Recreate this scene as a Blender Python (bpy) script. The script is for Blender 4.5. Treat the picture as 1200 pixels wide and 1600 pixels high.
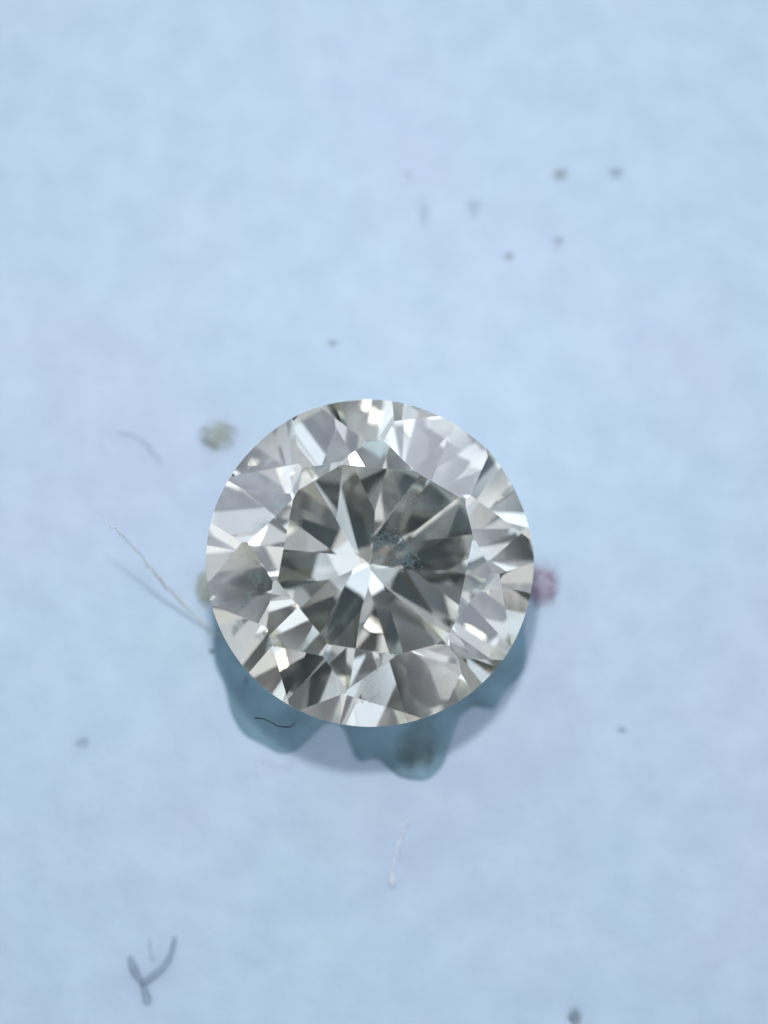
import bpy, math, random
import numpy as np
from mathutils import Vector, Euler, Matrix

sc = bpy.context.scene
for o in list(bpy.data.objects):
    bpy.data.objects.remove(o)
C = sc.collection
R_ = math.radians
sc.unit_settings.system = 'METRIC'
sc.unit_settings.scale_length = 0.001          # one unit is one millimetre: the stone is 6.5 mm across

# ------------------------------------------------------------------ camera
GIRDLE_Z = 2.85                                # height of the girdle over the paper
PITCH, DIST = 7.0, 40.0
cam_d = bpy.data.cameras.new('camera')
cam = bpy.data.objects.new('camera', cam_d); C.objects.link(cam)
cam.rotation_euler = (R_(PITCH), 0, 0)
rot = Euler((R_(PITCH), 0, 0)).to_matrix()
cam.location = Vector((0, 0, GIRDLE_Z)) - rot @ Vector((-0.267, -0.99, -DIST))
cam_d.sensor_fit = 'VERTICAL'; cam_d.sensor_height = 36; cam_d.sensor_width = 27
cam_d.lens = 36 * DIST / 20.3
cam_d.clip_start = 1.0; cam_d.clip_end = 2000
cam_d.dof.use_dof = True
cam_d.dof.focus_distance = DIST - 0.45
cam_d.dof.aperture_fstop = cam_d.lens * 1e-3 / (2 * 0.82)
sc.camera = cam

# ------------------------------------------------------------------ light
world = bpy.data.worlds.new('World'); sc.world = world; world.use_nodes = True
bg = world.node_tree.nodes['Background']
bg.inputs['Color'].default_value = (0.74, 0.90, 1.14, 1)
bg.inputs['Strength'].default_value = 0.05

def area(name, az, el, dist, sx, sy, radiance, col):
    """soft daylight coming in from one side, aimed at the stone"""
    d = bpy.data.lights.new(name, 'AREA'); d.shape = 'RECTANGLE'
    d.size, d.size_y = sx, sy
    d.energy = radiance * math.pi * sx * sy
    d.color = col
    o = bpy.data.objects.new(name, d); C.objects.link(o)
    v = Vector((math.cos(R_(el)) * math.cos(R_(az)), math.cos(R_(el)) * math.sin(R_(az)), math.sin(R_(el))))
    o.location = v * dist + Vector((0, 0, 2.8))
    o.rotation_euler = v.to_track_quat('Z', 'Y').to_euler()
    return o
# the bright room round the stone, seen from it as four rings of soft panels; overhead stays dark, where the phone is held
RINGS = [  # elevation, half height in degrees, first azimuth, radiance of each panel round the ring
    (20, 9.3, 0, [1.47, 2.17, 1.3, 1.72, 1.57, 0.28, 0.9, 1.48]),
    (40, 9.3, 22.5, [0.0, 1.32, 2.26, 0.72, 0.34, 0.02, 0.36, 1.29]),
    (58, 7.7, 0, [0.98, 0.51, 0.79, 0.78, 0.32, 0.83]),
    (72, 5.2, 45, [0.67, 0.54, 0.06, 0.16]),
]
def room_colour(az, k):
    """cool daylight from the window side, warmer walls behind the photographer"""
    w = max(0.0, -math.sin(R_(az + 15))) ** 1.5
    q = random.Random(7 * k + int(az)); j = q.uniform(-.05, .05)
    return (0.82 + .13 * w + j, 0.935 - .02 * w, 1.16 - .20 * w - j)
for el, h, az0, rad in RINGS:
    hy = math.tan(R_(h)); n = len(rad)
    hx = min(.55, math.tan(R_(180 / n)) * (math.cos(R_(el)) - hy * math.sin(R_(el))) * .97)
    for i, L_ in enumerate(rad):
        if L_ > .05: area('room_light', az0 + 360 / n * i, el, 300, 600 * hx, 600 * hy, L_, room_colour(az0 + 360 / n * i, el))
KEY_AZ, KEY_EL, KEY_HALF, KEY_IRR = 94, 77.5, 1.7, .56
KD = 36.0                                       # the phone's own lamp, close beside the lens
ks = 2 * KD * math.tan(R_(KEY_HALF))
area('phone_lamp', KEY_AZ, KEY_EL, KD, ks, ks, KEY_IRR * math.pi / (ks * ks / KD ** 2 * math.sin(R_(KEY_EL))), (1.0, 0.97, 0.99))

sc.view_settings.view_transform = 'Standard'
sc.view_settings.look = 'None'
sc.view_settings.exposure = 0
sc.view_settings.gamma = 1
sc.render.engine = 'CYCLES'
cy = sc.cycles
cy.max_bounces = 40; cy.transmission_bounces = 40; cy.glossy_bounces = 40; cy.diffuse_bounces = 4
cy.transparent_max_bounces = 16
cy.caustics_refractive = True; cy.caustics_reflective = True
cy.blur_glossy = 0.0
cy.sample_clamp_indirect = 25
cy.use_denoising = True
cy.use_adaptive_sampling = False

# ------------------------------------------------------------------ materials
def mat(name):
    m = bpy.data.materials.new(name); m.use_nodes = True
    nt = m.node_tree; nt.nodes.clear()
    out = nt.nodes.new('ShaderNodeOutputMaterial')
    return m, nt, out
def L(nt, a, b): nt.links.new(a, b)

def glass_mat(name, rough=0.0, tint=(0.988, 0.986, 0.953)):
    """diamond: every pass through or bounce inside takes a little blue out of the light"""
    m, nt, out = mat(name)
    g = nt.nodes.new('ShaderNodeBsdfGlass')
    g.inputs['IOR'].default_value = 2.418
    g.inputs['Roughness'].default_value = rough
    g.inputs['Color'].default_value = tint + (1,)
    L(nt, g.outputs[0], out.inputs['Surface'])
    return m

def paper_mat():
    m, nt, out = mat('blue_white_paper')
    b = nt.nodes.new('ShaderNodeBsdfPrincipled')
    b.inputs['Roughness'].default_value = 0.55
    b.inputs['Specular IOR Level'].default_value = 0.3
    tc = nt.nodes.new('ShaderNodeTexCoord')
    def noise(scale, detail, rough=0.5):
        n = nt.nodes.new('ShaderNodeTexNoise'); n.inputs['Scale'].default_value = scale
        n.inputs['Detail'].default_value = detail; n.inputs['Roughness'].default_value = rough
        L(nt, tc.outputs['Object'], n.inputs['Vector']); return n
    n1 = noise(0.16, 3)                         # broad lavender / cyan drift of the dye
    r1 = nt.nodes.new('ShaderNodeValToRGB')
    r1.color_ramp.elements[0].position = 0.36; r1.color_ramp.elements[0].color = (0.455, 0.595, 0.675, 1)
    r1.color_ramp.elements[1].position = 0.64; r1.color_ramp.elements[1].color = (0.485, 0.58, 0.695, 1)
    L(nt, n1.outputs['Fac'], r1.inputs['Fac'])
    n2 = noise(1.1, 3, 0.5)                    # pulp mottle
    r2 = nt.nodes.new('ShaderNodeValToRGB')
    r2.color_ramp.elements[0].position = 0.30; r2.color_ramp.elements[0].color = (0.93, 0.94, 0.95, 1)
    r2.color_ramp.elements[1].position = 0.70; r2.color_ramp.elements[1].color = (1.04, 1.04, 1.03, 1)
    L(nt, n2.outputs['Fac'], r2.inputs['Fac'])
    mx = nt.nodes.new('ShaderNodeMix'); mx.data_type = 'RGBA'; mx.blend_type = 'MULTIPLY'; mx.inputs['Factor'].default_value = 1
    L(nt, r1.outputs['Color'], mx.inputs['A']); L(nt, r2.outputs['Color'], mx.inputs['B'])
    L(nt, mx.outputs['Result'], b.inputs['Base Color'])
    n3 = noise(1.6, 4, 0.5)
    bp = nt.nodes.new('ShaderNodeBump'); bp.inputs['Strength'].default_value = 0.25; bp.inputs['Distance'].default_value = 0.15
    L(nt, n3.outputs['Fac'], bp.inputs['Height']); L(nt, bp.outputs['Normal'], b.inputs['Normal'])
    L(nt, b.outputs[0], out.inputs['Surface'])
    return m

def link_mesh(name, verts, faces, material, parent=None):
    me = bpy.data.meshes.new(name); me.from_pydata([tuple(v) for v in verts], [], faces); me.update()
    if material: me.materials.append(material)
    o = bpy.data.objects.new(name, me); C.objects.link(o)
    if parent: o.parent = parent
    return o
def tag(o, label=None, cat=None, group=None, kind=None):
    for k, v in (('label', label), ('category', cat), ('group', group), ('kind', kind)):
        if v: o[k] = v
    return o

# ------------------------------------------------------------------ the sheet of paper
N = 60; S = 150.0
rng = random.Random(4)
pv, pf = [], []
for j in range(N + 1):
    for i in range(N + 1):
        x, y = (i / N - .5) * S, (j / N - .5) * S
        z = 0.10 * math.sin(x * .11 + 1) * math.sin(y * .09) - 0.10 * math.sin(1) * 0
        pv.append((x, y, z - 0.0))
for j in range(N):
    for i in range(N):
        a = j * (N + 1) + i; pf.append((a, a + 1, a + N + 2, a + N + 1))
paper = link_mesh('paper_sheet', pv, pf, paper_mat())
for p in paper.data.polygons: p.use_smooth = True
tag(paper, 'matt pale blue paper sheet lying flat under the diamond', kind='structure')

# ------------------------------------------------------------------ the diamond: a round brilliant cut, facet by facet
TILT_X, TILT_Y, DIA_ROT = -0.01, 4.72, -8.13
Rg = 3.25                                       # girdle radius
# each facet's plane (outward normal, distance from the girdle centre), slightly out of true as this stone's cut is:
# the table, then round the stone a kite, a star, two upper girdle, a pavilion and two lower girdle facets, eight times
FACETS = [
    (0.00000, 0.00000, 1.00000, 0.9089),
    (0.50912, 0.20096, 0.83691, 1.8464),
    (0.18082, 0.17952, 0.96699, 1.4031),
    (0.53898, 0.34752, 0.76729, 2.0629),
    (0.33353, 0.51384, 0.79040, 2.0572),
    (0.60146, 0.23509, -0.76353, 2.1877),
    (0.55827, 0.35758, -0.74865, 2.1912),
    (0.37382, 0.54180, -0.75280, 2.1919),
    (0.19965, 0.50760, 0.83814, 1.7824),
    (-0.01939, 0.27467, 0.96134, 1.3592),
    (0.13117, 0.62153, 0.77233, 2.0706),
    (-0.12175, 0.59576, 0.79388, 1.9971),
    (0.24251, 0.59326, -0.76761, 2.1853),
    (0.14869, 0.63654, -0.75678, 2.1850),
    (-0.10850, 0.65580, -0.74710, 2.1955),
    (-0.24394, 0.46502, 0.85103, 1.8015),
    (-0.17721, 0.21729, 0.95989, 1.4006),
    (-0.34639, 0.49472, 0.79704, 2.0629),
    (-0.52082, 0.35273, 0.77738, 2.0343),
    (-0.23765, 0.58857, -0.77273, 2.1826),
    (-0.33925, 0.56649, -0.75100, 2.2008),
    (-0.57615, 0.34784, -0.73963, 2.1956),
    (-0.51048, 0.20661, 0.83470, 1.8211),
    (-0.29281, 0.01249, 0.95609, 1.3827),
    (-0.59163, 0.11616, 0.79780, 2.0557),
    (-0.61891, -0.09837, 0.77928, 2.0795),
    (-0.59771, 0.27176, -0.75424, 2.1841),
    (-0.65981, 0.12084, -0.74166, 2.1821),
    (-0.64636, -0.12949, -0.75196, 2.1749),
    (-0.51094, -0.20190, 0.83557, 1.8423),
    (-0.20993, -0.22608, 0.95122, 1.4008),
    (-0.52082, -0.35099, 0.77817, 2.0628),
    (-0.31643, -0.50480, 0.80315, 2.0330),
    (-0.62508, -0.22898, -0.74622, 2.1928),
    (-0.55913, -0.37703, -0.73839, 2.1905),
    (-0.38018, -0.53530, -0.75426, 2.1656),
    (-0.20737, -0.47399, 0.85577, 1.8199),
    (-0.00202, -0.29770, 0.95466, 1.4006),
    (-0.11964, -0.58205, 0.80430, 2.0603),
    (0.17879, -0.58904, 0.78808, 2.0329),
    (-0.24815, -0.59245, -0.76644, 2.1680),
    (-0.14340, -0.64360, -0.75180, 2.1830),
    (0.13422, -0.64768, -0.75000, 2.1751),
    (0.21197, -0.49021, 0.84544, 1.7979),
    (0.19045, -0.16208, 0.96822, 1.3925),
    (0.34211, -0.49834, 0.79663, 2.0547),
    (0.49160, -0.34974, 0.79750, 2.0700),
    (0.24651, -0.60528, -0.75688, 2.1806),
    (0.38362, -0.54055, -0.74876, 2.1839),
    (0.52247, -0.38942, -0.75854, 2.2237),
    (0.49613, -0.15973, 0.85343, 1.7972),
    (0.26831, -0.01571, 0.96320, 1.3606),
    (0.62059, -0.08285, 0.77974, 2.0644),
    (0.56622, 0.12415, 0.81485, 2.0458),
    (0.59247, -0.24909, -0.76612, 2.1884),
    (0.64124, -0.14767, -0.75300, 2.2027),
    (0.66283, 0.12139, -0.73886, 2.2344),
]
ORDER = ['table'] + ['kite_facet', 'star_facet', 'upper_girdle_facet', 'upper_girdle_facet', 'pavilion_facet', 'lower_girdle_facet', 'lower_girdle_facet'] * 8
planes = []
for nm, (nx, ny, nz, d) in zip(ORDER, FACETS):
    n = np.array((nx, ny, nz)); k = np.linalg.norm(n)
    planes.append((nm, n / k, d))
NG = 128
for k in range(NG):
    a = 360 * k / NG
    planes.append(('girdle', np.array((math.cos(R_(a)), math.sin(R_(a)), 0.0)), Rg))

def clip(poly, n, d):
    out = []
    for i in range(len(poly)):
        p, q = poly[i], poly[(i + 1) % len(poly)]
        dp, dq = np.dot(n, p) - d, np.dot(n, q) - d
        if dp <= 0: out.append(p)
        if (dp < 0 < dq) or (dq < 0 < dp): out.append(p + (q - p) * (dp / (dp - dq)))
    return out
PN = np.array([p[1] for p in planes]); PD = np.array([p[2] for p in planes])
def facet(i):
    n, d = PN[i], PD[i]
    u = np.cross(n, (0, 0, 1.0)) if abs(n[2]) < .9 else np.cross(n, (1.0, 0, 0)); u /= np.linalg.norm(u)
    v = np.cross(n, u); c = n * d
    poly = [c + 20 * (su * u + sv * v) for su, sv in ((-1, -1), (1, -1), (1, 1), (-1, 1))]
    for j in range(len(planes)):
        if j == i: continue
        if abs(np.dot(PN[j], n)) > .999999999: continue
        poly = clip(poly, PN[j], PD[j])
        if len(poly) < 3: return []
    res = []
    for p in poly:
        p = np.round(p, 5)
        if not res or np.linalg.norm(p - res[-1]) > 2e-5: res.append(p)
    if len(res) > 1 and np.linalg.norm(res[0] - res[-1]) <= 2e-5: res.pop()
    if len(res) < 3: return []
    nn = sum(np.cross(res[k] - res[0], res[(k + 1) % len(res)] - res[0]) for k in range(1, len(res) - 1))
    return res if np.dot(nn, n) > 0 else res[::-1]

diamond = bpy.data.objects.new('diamond', None); C.objects.link(diamond)
diamond.empty_display_size = 1
tag(diamond, 'round brilliant cut diamond, faintly yellowish, seated upright in blue grey putty', 'diamond')
gm_clear = glass_mat('diamond_crystal')
gm_girdle = glass_mat('ground_girdle', .18)
girdle_faces = {}
for i, (nm, n, d) in enumerate(planes):
    poly = facet(i)
    if not poly: continue
    if nm == 'girdle':
        girdle_faces[i - len(FACETS)] = poly
    else:
        link_mesh(nm, poly, [tuple(range(len(poly)))], gm_clear, diamond)
runs, cur = [], []                               # the girdle is broken where the crown and pavilion meet in a knife edge
for k in range(NG):
    if girdle_faces.get(k): cur.append(girdle_faces[k])
    elif cur: runs.append(cur); cur = []
if cur:
    if runs and girdle_faces.get(0): runs[0] = cur + runs[0]
    else: runs.append(cur)
for run in runs:
    ev, ef = [], []
    for poly in run:
        idx = []
        for p in poly:
            q = tuple(np.round(p, 5))
            if q not in ev: ev.append(q)
            idx.append(ev.index(q))
        ef.append(tuple(idx))
    link_mesh('girdle', ev, ef, gm_girdle, diamond)
diamond.rotation_euler = (R_(TILT_X), R_(TILT_Y), R_(DIA_ROT))
diamond.location = (0, 0, GIRDLE_Z)
M3 = Euler((R_(TILT_X), R_(TILT_Y), R_(DIA_ROT))).to_matrix()
print('culet', min((M3 @ v.co).z for o in diamond.children for v in o.data.vertices))

def soft_mat(name, col, rough=0.8, trans=0.0, var=0.25, scale=6.0, fade=None):
    """fibre or grit: slightly uneven colour, optional see-through thinness"""
    m, nt, out = mat(name)
    b = nt.nodes.new('ShaderNodeBsdfPrincipled')
    b.inputs['Roughness'].default_value = rough
    b.inputs['Specular IOR Level'].default_value = 0.25
    tc = nt.nodes.new('ShaderNodeTexCoord')
    n = nt.nodes.new('ShaderNodeTexNoise'); n.inputs['Scale'].default_value = scale; n.inputs['Detail'].default_value = 4
    L(nt, tc.outputs['Object'], n.inputs['Vector'])
    r = nt.nodes.new('ShaderNodeValToRGB')
    r.color_ramp.elements[0].position = 0.3; r.color_ramp.elements[0].color = tuple(c * (1 - var) for c in col) + (1,)
    r.color_ramp.elements[1].position = 0.7; r.color_ramp.elements[1].color = tuple(min(1, c * (1 + var)) for c in col) + (1,)
    L(nt, n.outputs['Fac'], r.inputs['Fac']); L(nt, r.outputs['Color'], b.inputs['Base Color'])
    if fade:                                    # crumbly: thins out towards its rim (half sizes in fade)
        mp = nt.nodes.new('ShaderNodeMapping'); mp.inputs['Scale'].default_value = (1 / fade[0], 1 / fade[1], 0)
        ln = nt.nodes.new('ShaderNodeVectorMath'); ln.operation = 'LENGTH'
        nz = nt.nodes.new('ShaderNodeMath'); nz.operation = 'MULTIPLY_ADD'; nz.inputs[1].default_value = .6; nz.inputs[2].default_value = -.3
        ad = nt.nodes.new('ShaderNodeMath'); ad.operation = 'ADD'
        mr = nt.nodes.new('ShaderNodeMapRange'); mr.interpolation_type = 'SMOOTHSTEP'
        mr.inputs['From Min'].default_value = .05; mr.inputs['From Max'].default_value = 1.0
        mr.inputs['To Min'].default_value = trans; mr.inputs['To Max'].default_value = 1.0
        L(nt, tc.outputs['Object'], mp.inputs['Vector']); L(nt, mp.outputs[0], ln.inputs[0]); L(nt, ln.outputs['Value'], ad.inputs[0])
        L(nt, n.outputs['Fac'], nz.inputs[0]); L(nt, nz.outputs[0], ad.inputs[1]); L(nt, ad.outputs[0], mr.inputs['Value'])
        t = nt.nodes.new('ShaderNodeBsdfTransparent'); mx = nt.nodes.new('ShaderNodeMixShader')
        L(nt, mr.outputs[0], mx.inputs['Fac'])
        L(nt, b.outputs[0], mx.inputs[1]); L(nt, t.outputs[0], mx.inputs[2]); L(nt, mx.outputs[0], out.inputs['Surface'])
    elif trans:
        t = nt.nodes.new('ShaderNodeBsdfTransparent'); mx = nt.nodes.new('ShaderNodeMixShader'); mx.inputs['Fac'].default_value = trans
        L(nt, b.outputs[0], mx.inputs[1]); L(nt, t.outputs[0], mx.inputs[2]); L(nt, mx.outputs[0], out.inputs['Surface'])
    else: L(nt, b.outputs[0], out.inputs['Surface'])
    return m

# ------------------------------------------------------------------ flaws inside the stone (coordinates of the stone)
def flakes(name, spots, m, seed, size, flat=.35):
    """a cloud of tiny angular flakes, too small to pick apart"""
    q = random.Random(seed); v, f = [], []
    for c in spots:
        b = len(v); s = size * q.uniform(.4, 1.3)
        ax = Euler((q.uniform(0, 6), q.uniform(0, 6), q.uniform(0, 6))).to_matrix()
        for d in ((1, 0, 0), (-.5, .87, 0), (-.6, -.7, 0), (0, 0, flat), (0, 0, -flat)):
            v.append(Vector(c) + ax @ Vector([e * s * q.uniform(.6, 1.3) for e in d]))
        for t in ((0, 1, 3), (1, 2, 3), (2, 0, 3), (1, 0, 4), (2, 1, 4), (0, 2, 4)): f.append(tuple(b + i for i in t))
    o = link_mesh(name, v, f, m, diamond); o['kind'] = 'stuff'; return o
m_cloud = soft_mat('milky_inclusion', (.52, .60, .62), .6, .62, .3, 14.0)
m_dark = soft_mat('dark_pinpoint', (.035, .04, .045), .5, 0, .3, 9.0)
m_nick = soft_mat('purple_black_inclusion', (.03, .012, .03), .4, 0, .4, 9.0)
CLOUD = [(0.065, 0.092, 0.659), (0.089, 0.449, 0.659), (0.294, 0.43, 0.659), (0.531, 0.364, 0.659), (0.723, 0.166, 0.659), (0.707, 0.011, 0.659), (0.354, 0.009, 0.659)]
PINS = [(0.078, -2.806, 0.317), (0.172, -2.651, 0.408), (0.414, -2.64, 0.353), (0.488, -2.555, 0.384), (0.211, -2.171, 0.666), (0.364, -1.963, 0.731), (0.49, -1.822, 0.775)]
PINS2 = [(-1.716, -1.866, 0.474), (-1.66, -1.908, 0.492)]
GRIT = [(0.193, 1.389, 0.709), (0.547, 1.125, 0.709), (0.698, 1.403, 0.709), (0.379, 0.973, 0.709)]
NICK = (-2.929, 1.277, 0.013)
qi = random.Random(31)
def scatter(path, n, spread, zs=.05):
    """spots strewn along a polyline"""
    out = []
    for _ in range(n):
        i = qi.randrange(len(path) - 1); t = qi.random()
        c = Vector(path[i]).lerp(Vector(path[i + 1]), t)
        out.append(c + Vector((qi.gauss(0, spread), qi.gauss(0, spread), qi.uniform(-zs, zs))))
    return out
flakes('inclusion_cloud', scatter(CLOUD, 300, .075, .05), m_cloud, 1, .062, .12)
flakes('inclusion_specks', scatter(CLOUD, 16, .08, .03), m_dark, 2, .018)
flakes('inclusion_specks', scatter(PINS, 80, .05, .02), m_dark, 3, .017)
flakes('inclusion_specks', scatter(PINS2, 9, .03, .01), m_dark, 5, .020)
flakes('inclusion_specks', scatter(GRIT, 30, .10, .03), m_cloud, 6, .014)
flakes('inclusion', [Vector(NICK) + Vector((qi.gauss(0, .02), qi.gauss(0, .02), qi.gauss(0, .015))) for _ in range(7)], m_nick, 4, .06)


# ------------------------------------------------------------------ lint, hairs and dust on the paper
def smooth_path(pts, per=6):
    """Catmull-Rom through the points"""
    P = [Vector(p) for p in pts]; P = [2 * P[0] - P[1]] + P + [2 * P[-1] - P[-2]]
    out = []
    for i in range(1, len(P) - 2):
        for k in range(per):
            t = k / per
            out.append(.5 * ((2 * P[i]) + (P[i + 1] - P[i - 1]) * t + (2 * P[i - 1] - 5 * P[i] + 4 * P[i + 1] - P[i + 2]) * t * t
                             + (3 * P[i] - P[i - 1] - 3 * P[i + 1] + P[i + 2]) * t ** 3))
    return out + [P[-2]]
def tube(path, radius, sides=8, verts=None, faces=None):
    """radius: function of 0..1 along the path"""
    verts = [] if verts is None else verts; faces = [] if faces is None else faces
    b = len(verts); n = len(path)
    for i, p in enumerate(path):
        d = (path[min(i + 1, n - 1)] - path[max(i - 1, 0)]).normalized()
        u = d.cross(Vector((0.13, 0.2, 1))).normalized(); w = d.cross(u)
        r = radius(i / (n - 1))
        for s in range(sides):
            a = 2 * math.pi * s / sides
            verts.append(p + (u * math.cos(a) + w * math.sin(a)) * r)
    for i in range(n - 1):
        for s in range(sides):
            a0, a1 = b + i * sides + s, b + i * sides + (s + 1) % sides
            faces.append((a0, a1, a1 + sides, a0 + sides))
    faces.append(tuple(range(b + sides - 1, b - 1, -1))); faces.append(tuple(range(b + (n - 1) * sides, b + n * sides)))
    return verts, faces
def smooth(o):
    for p in o.data.polygons: p.use_smooth = True
    return o
def local(o, base):
    """put the object's origin at its base"""
    for v in o.data.vertices: v.co -= Vector(base)
    o.location = base; return o

def fibre(name, pts, r0, r1, m, label, cat, group=None, extra=(), wob=.0, seed=1):
    q = random.Random(seed)
    path = smooth_path(pts, 8)
    if wob:
        path = [p + Vector((q.gauss(0, wob), q.gauss(0, wob), abs(q.gauss(0, wob * .5)))) for p in path]
    f = lambda t: (r0 + (r1 - r0) * t) * (1 + .25 * math.sin(9 * t + seed)) * (1 if 0.03 < t < .97 else .5)
    v, fa = tube(path, f)
    for e in extra: tube(smooth_path(e, 8), lambda t: r1 * (1.05 - .35 * t), 8, v, fa)
    o = smooth(link_mesh(name, v, fa, m)); local(o, pts[0])
    return tag(o, label, cat, group)

m_pale = soft_mat('pale_lint', (.82, .86, .90), trans=.6)
m_beige = soft_mat('beige_lint', (.60, .62, .60), trans=.55, scale=2.0)
m_grey = soft_mat('blue_grey_lint', (.30, .38, .45), trans=.68)
m_ghost = soft_mat('thin_blue_lint', (.40, .52, .62), trans=.85)
m_black = soft_mat('black_hair', (.012, .018, .025), rough=.45)

fibre('lint_fibre', [(-5.448, 1.004, 2.5), (-5.259, .816, 2.45), (-5.018, .613, 2.3), (-4.659, .21, 1.8), (-4.344, -.203, 1.3), (-3.937, -.645, .7), (-3.478, -1.097, .25), (-3.113, -1.382, .05)],
      .010, .040, m_beige, 'long thin whitish fibre rising from under the diamond with its tip in the air', 'fibre', wob=.012, seed=3)
fibre('black_hair', [(-2.298, -3.076, 2.65), (-2.132, -3.089, 2.68), (-1.942, -3.164, 2.68), (-1.842, -3.227, 2.66), (-1.63, -3.251, 2.6), (-1.585, -3.214, 1.9), (-1.578, -3.145, 0.9), (-1.603, -3.089, 0.03)],
      .013, .010, m_black, 'short black curved hair standing over the putty beside the diamond', 'hair', seed=2)
fibre('forked_fibre', [(-4.997, -7.905, .12), (-4.904, -8.207, .07), (-4.741, -8.467, .06), (-4.596, -8.889, .1)], .07, .08, m_grey,
      'grey forked fibre like a letter Y lying on the paper', 'fibre', extra=[[(-4.74, -8.493, .06), (-4.503, -8.323, .06), (-4.265, -8.1, .08), (-4.134, -7.851, .1), (-4.061, -7.53, .2)]], seed=5)
fibre('lint_fibre', [(-4.568, -7.569, .05), (-4.592, -7.778, .05), (-4.509, -8.012, .05)], .035, .04, m_ghost,
      'short faint fibre lying between the arms of the forked grey fibre', 'fibre', seed=6)
fibre('lint_fibre', [(.427, -6.509, .05), (.44, -6.245, .09), (.52, -5.85, .09), (.641, -5.456, .07), (.802, -5.152, .05)], .05, .02, m_pale,
      'pale whitish curved fibre lying flat on the paper near the grey green fluff', 'fibre', seed=7)
fibre('lint_fibre', [(-5.429, 3.054, .04), (-5.141, 2.999, .05), (-4.865, 2.833, .06), (-4.656, 2.611, .05), (-4.448, 2.376, .04)], .03, .045, m_ghost,
      'faint bluish curved fibre between the yellowish lint tuft and the whitish fibre', 'fibre', seed=8)

def lump_mesh(seed, sx, sy, sz):
    """an uneven crumb: a sphere grid pushed in and out"""
    q = random.Random(seed); ph = [(q.uniform(1, 4), q.uniform(1, 4), q.uniform(0, 6.3), q.uniform(.06, .2)) for _ in range(6)]
    nu, nv = 14, 8; v, f = [], []
    for j in range(nv + 1):
        th = math.pi * j / nv
        for i in range(nu):
            a = 2 * math.pi * i / nu
            r = 1 + sum(k * math.sin(p * a * round(p) / p + t * th * w * .5 + t) for p, w, t, k in ph)
            v.append((sx * r * math.sin(th) * math.cos(a), sy * r * math.sin(th) * math.sin(a), sz * (1 - math.cos(th)) * .9 * (.8 + .2 * r) - .01))
    for j in range(nv):
        for i in range(nu): f.append((j * nu + i, j * nu + (i + 1) % nu, (j + 1) * nu + (i + 1) % nu, (j + 1) * nu + i))
    return v, f
SPECKS = [  # x, y, half sizes, colour, see-through, label
    (4.097, 8.717, .12, .11, .07, (.30, .30, .24), .25, 'olive brown dust speck at the foot of the faint brownish stain'),
    (5.310, 8.760, .14, .12, .07, (.32, .38, .44), .35, 'round grey dust speck beside the olive brown speck'),
    (2.969, 6.907, .09, .08, .05, (.36, .37, .32), .3, 'small olive dust speck on bare paper near the mauve grey one'),
    (4.054, 7.247, .11, .11, .05, (.42, .42, .50), .45, 'mauve grey dust speck between the small olive speck and the round grey one'),
    (2.213, 8.002, .15, .20, .05, (.45, .52, .55), .6, 'wide faint greenish grey dust speck on bare paper'),
    (1.143, 7.900, .12, .27, .05, (.42, .52, .60), .6, 'faint upright bluish smear of dust on bare paper'),
    (.782, 8.717, .10, .10, .04, (.5, .58, .66), .6, 'very faint bluish dust speck beside the upright bluish smear'),
    (-.836, 5.002, .09, .06, .04, (.28, .36, .42), .2, 'small dark grey dust speck alone on paper past the edge opposite the putty lobes'),
    (4.212, -9.159, .11, .16, .08, (.22, .26, .27), .15, 'dark grey oval dust speck far from the diamond on bare paper'),
    (5.276, -3.263, .08, .06, .04, (.40, .48, .56), .4, 'tiny bluish grey dust speck on bare paper off the red lint tuft side'),
    (-6.057, -3.53, .12, .09, .03, (.45, .54, .62), .55, 'faint flat bluish dust speck alone on the paper beyond the black hair'),
    (-3.38, -1.62, .035, .05, .03, (.10, .14, .17), 0, 'tiny dark grain beside the putty near the foot of the long whitish fibre'),
    (-2.623, -2.256, .03, .07, .03, (.12, .17, .16), 0, 'tiny dark grain on the putty between the black hair and the whitish fibre'),
]
for i, (x, y, a, b, h, col, tr, lab) in enumerate(SPECKS):
    a, b = a * 1.75, b * 1.75; v, f = lump_mesh(20 + i, a, b, h)
    o = smooth(link_mesh('dust_speck', v, f, soft_mat('dust', col, .9, .45 + .5 * tr, .2, 9.0, (a, b))))
    o.location = (x, y, 0.30 if 'on the putty' in lab else 0.006)
    tag(o, lab, 'dust speck', 'dust specks on the paper')

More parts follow.
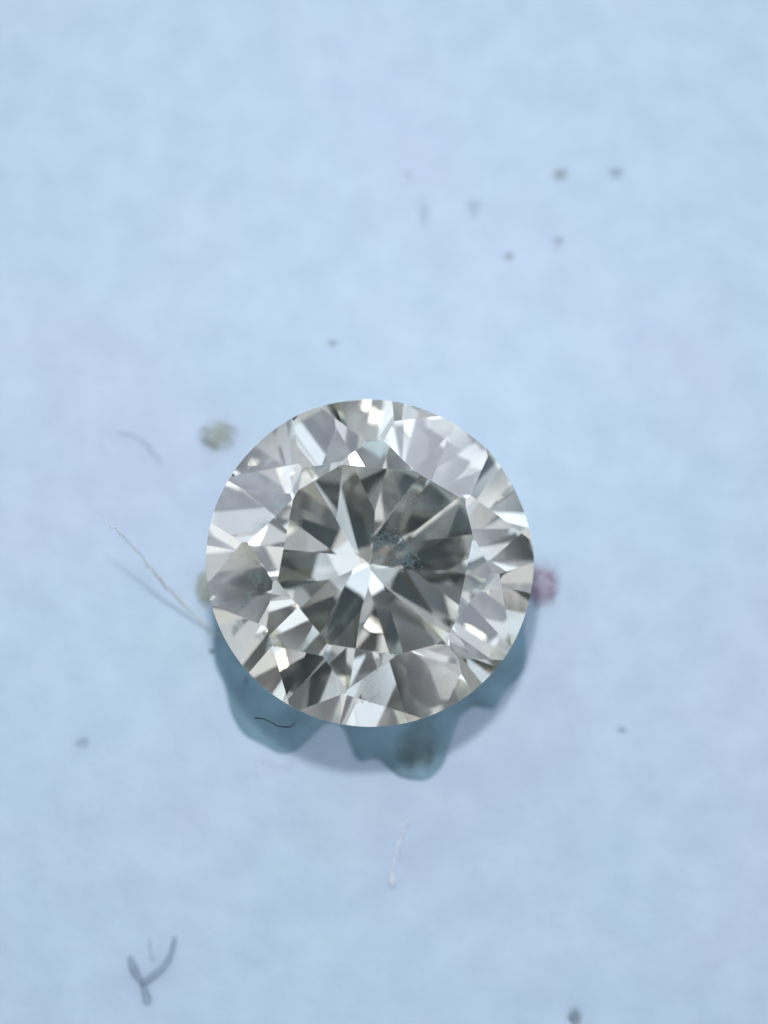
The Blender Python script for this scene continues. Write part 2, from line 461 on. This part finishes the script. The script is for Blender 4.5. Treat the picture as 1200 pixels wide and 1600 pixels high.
def tuft(name, x, y, rx, ry, h, n, ln, rad, cols, label, seed, tr=.0, cat='lint', z0=0):
    """a loose knot of short curled fibres"""
    q = random.Random(seed); v, f = [], []
    me_m = []
    for k in range(n):
        r, a = math.sqrt(q.random()), q.uniform(0, 6.283)
        c = Vector((rx * r * math.cos(a), ry * r * math.sin(a), .02 + h * q.random() * (1 - r * .7)))
        d = Vector((q.gauss(0, 1), q.gauss(0, 1), q.gauss(0, .25))).normalized() * ln * q.uniform(.5, 1)
        bend = Vector((q.gauss(0, ln * .4), q.gauss(0, ln * .4), q.gauss(0, ln * .15)))
        pts = [c - d * .5, c + bend * .5, c + d * .5]
        pts = [Vector((p.x, p.y, max(p.z, .015))) for p in pts]
        n0 = len(f); tube(smooth_path(pts, 4), lambda t: rad * (.6 + .4 * math.sin(3.14 * t)), 5, v, f)
        me_m += [k % len(cols)] * (len(f) - n0)
    n0, b0 = len(f), len(v)
    lv, lf = lump_mesh(seed + 40, rx, ry, h * .6 + .01)
    v += [Vector(p) for p in lv]; f += [tuple(i + b0 for i in t) for t in lf]; me_m += [len(cols)] * (len(f) - n0)
    o = smooth(link_mesh(name, v, f, None))
    core = tuple(sum(c[i] for c in cols) / len(cols) for i in range(3))
    for c in cols: o.data.materials.append(soft_mat(name + '_fibre', c, .9, min(.9, tr + .3), .2, 8.0, (rx * 1.1, ry * 1.1)))
    o.data.materials.append(soft_mat(name + '_core', core, .9, tr + .1, .3, 3.5, (rx, ry)))
    for p, i in zip(o.data.polygons, me_m): p.material_index = i
    o.location = (x, y, z0)
    return tag(o, label, cat)
tuft('lint_tuft', -3.27, 2.99, .46, .40, .16, 60, .26, .014, [(.44, .47, .33), (.36, .37, .22), (.50, .55, .48)], 'pale yellowish olive lint tuft beside the girdle, away from the fibres', 11, .35)
tuft('lint_tuft', -3.50, -.26, .26, .50, .15, 40, .22, .012, [(.46, .49, .38), (.40, .42, .28)], 'small olive lint tuft half under the girdle near the whitish fibre', 12, .3)
tuft('red_lint_tuft', 3.62, -.20, .46, .58, .20, 50, .26, .014, [(.42, .20, .23), (.40, .24, .30), (.32, .28, .42)], 'dull red and mauve lint tuft against the side of the diamond', 13, .42)
tuft('shadow_fluff', .98, -3.62, .55, .62, .08, 60, .34, .008, [(.19, .28, .29), (.22, .31, .31), (.27, .34, .31)], 'grey green fluff with shadow tone in its colour, on the lobe of putty farthest from the girdle', 14, .45, z0=.12)  # teal grey fibres, coloured to merge with the shadow below the stone

# ------------------------------------------------------------------ the putty that keeps the stone upright; its lobes and teal also stand in for shadow
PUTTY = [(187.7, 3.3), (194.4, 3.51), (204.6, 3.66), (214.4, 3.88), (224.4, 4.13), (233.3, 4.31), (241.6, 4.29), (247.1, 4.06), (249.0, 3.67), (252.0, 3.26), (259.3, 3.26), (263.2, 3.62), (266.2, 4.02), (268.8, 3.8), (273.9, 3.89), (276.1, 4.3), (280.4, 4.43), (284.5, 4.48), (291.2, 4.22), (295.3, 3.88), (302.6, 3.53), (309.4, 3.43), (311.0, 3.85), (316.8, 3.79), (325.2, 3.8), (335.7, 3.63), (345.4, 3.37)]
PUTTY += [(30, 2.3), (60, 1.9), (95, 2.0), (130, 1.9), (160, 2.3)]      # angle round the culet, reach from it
PUTTY.sort()
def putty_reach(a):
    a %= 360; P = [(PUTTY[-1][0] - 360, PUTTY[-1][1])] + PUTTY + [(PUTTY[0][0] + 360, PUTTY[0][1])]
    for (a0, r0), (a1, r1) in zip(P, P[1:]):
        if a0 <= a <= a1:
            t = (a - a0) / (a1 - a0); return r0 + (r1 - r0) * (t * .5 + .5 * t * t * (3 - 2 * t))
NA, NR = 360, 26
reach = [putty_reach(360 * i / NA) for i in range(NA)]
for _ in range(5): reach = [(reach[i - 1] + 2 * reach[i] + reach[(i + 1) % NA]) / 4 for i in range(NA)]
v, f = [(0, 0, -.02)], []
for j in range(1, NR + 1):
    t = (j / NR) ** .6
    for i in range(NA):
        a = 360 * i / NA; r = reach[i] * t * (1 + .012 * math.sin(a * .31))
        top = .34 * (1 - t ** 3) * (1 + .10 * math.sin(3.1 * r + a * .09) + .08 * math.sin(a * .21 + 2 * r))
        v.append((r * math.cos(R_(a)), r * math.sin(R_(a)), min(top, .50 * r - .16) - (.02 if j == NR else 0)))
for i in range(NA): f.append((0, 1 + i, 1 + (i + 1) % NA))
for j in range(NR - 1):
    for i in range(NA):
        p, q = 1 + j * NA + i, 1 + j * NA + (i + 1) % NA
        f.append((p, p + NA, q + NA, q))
putty = smooth(link_mesh('putty', v, f, soft_mat('shadow_toned_putty', (.20, .325, .385), .34, 0, .22, 1.2)))  # shadow teal put into the putty's own colour
tag(putty, 'blue grey putty pressed under the diamond, its lobes past the girdle shaped and coloured like shadow', 'putty')

# brownish stain soaked into the paper: a very thin film
v, f = lump_mesh(77, .20, .52, .004)
stain = smooth(link_mesh('stain', v, f, soft_mat('brown_stain', (.55, .52, .52), .9, .8, .1, 3.0)))
stain.location = (4.10, 9.20, .010); tag(stain, 'faint brownish stain drawn out on the paper next to the olive brown speck', 'stain')
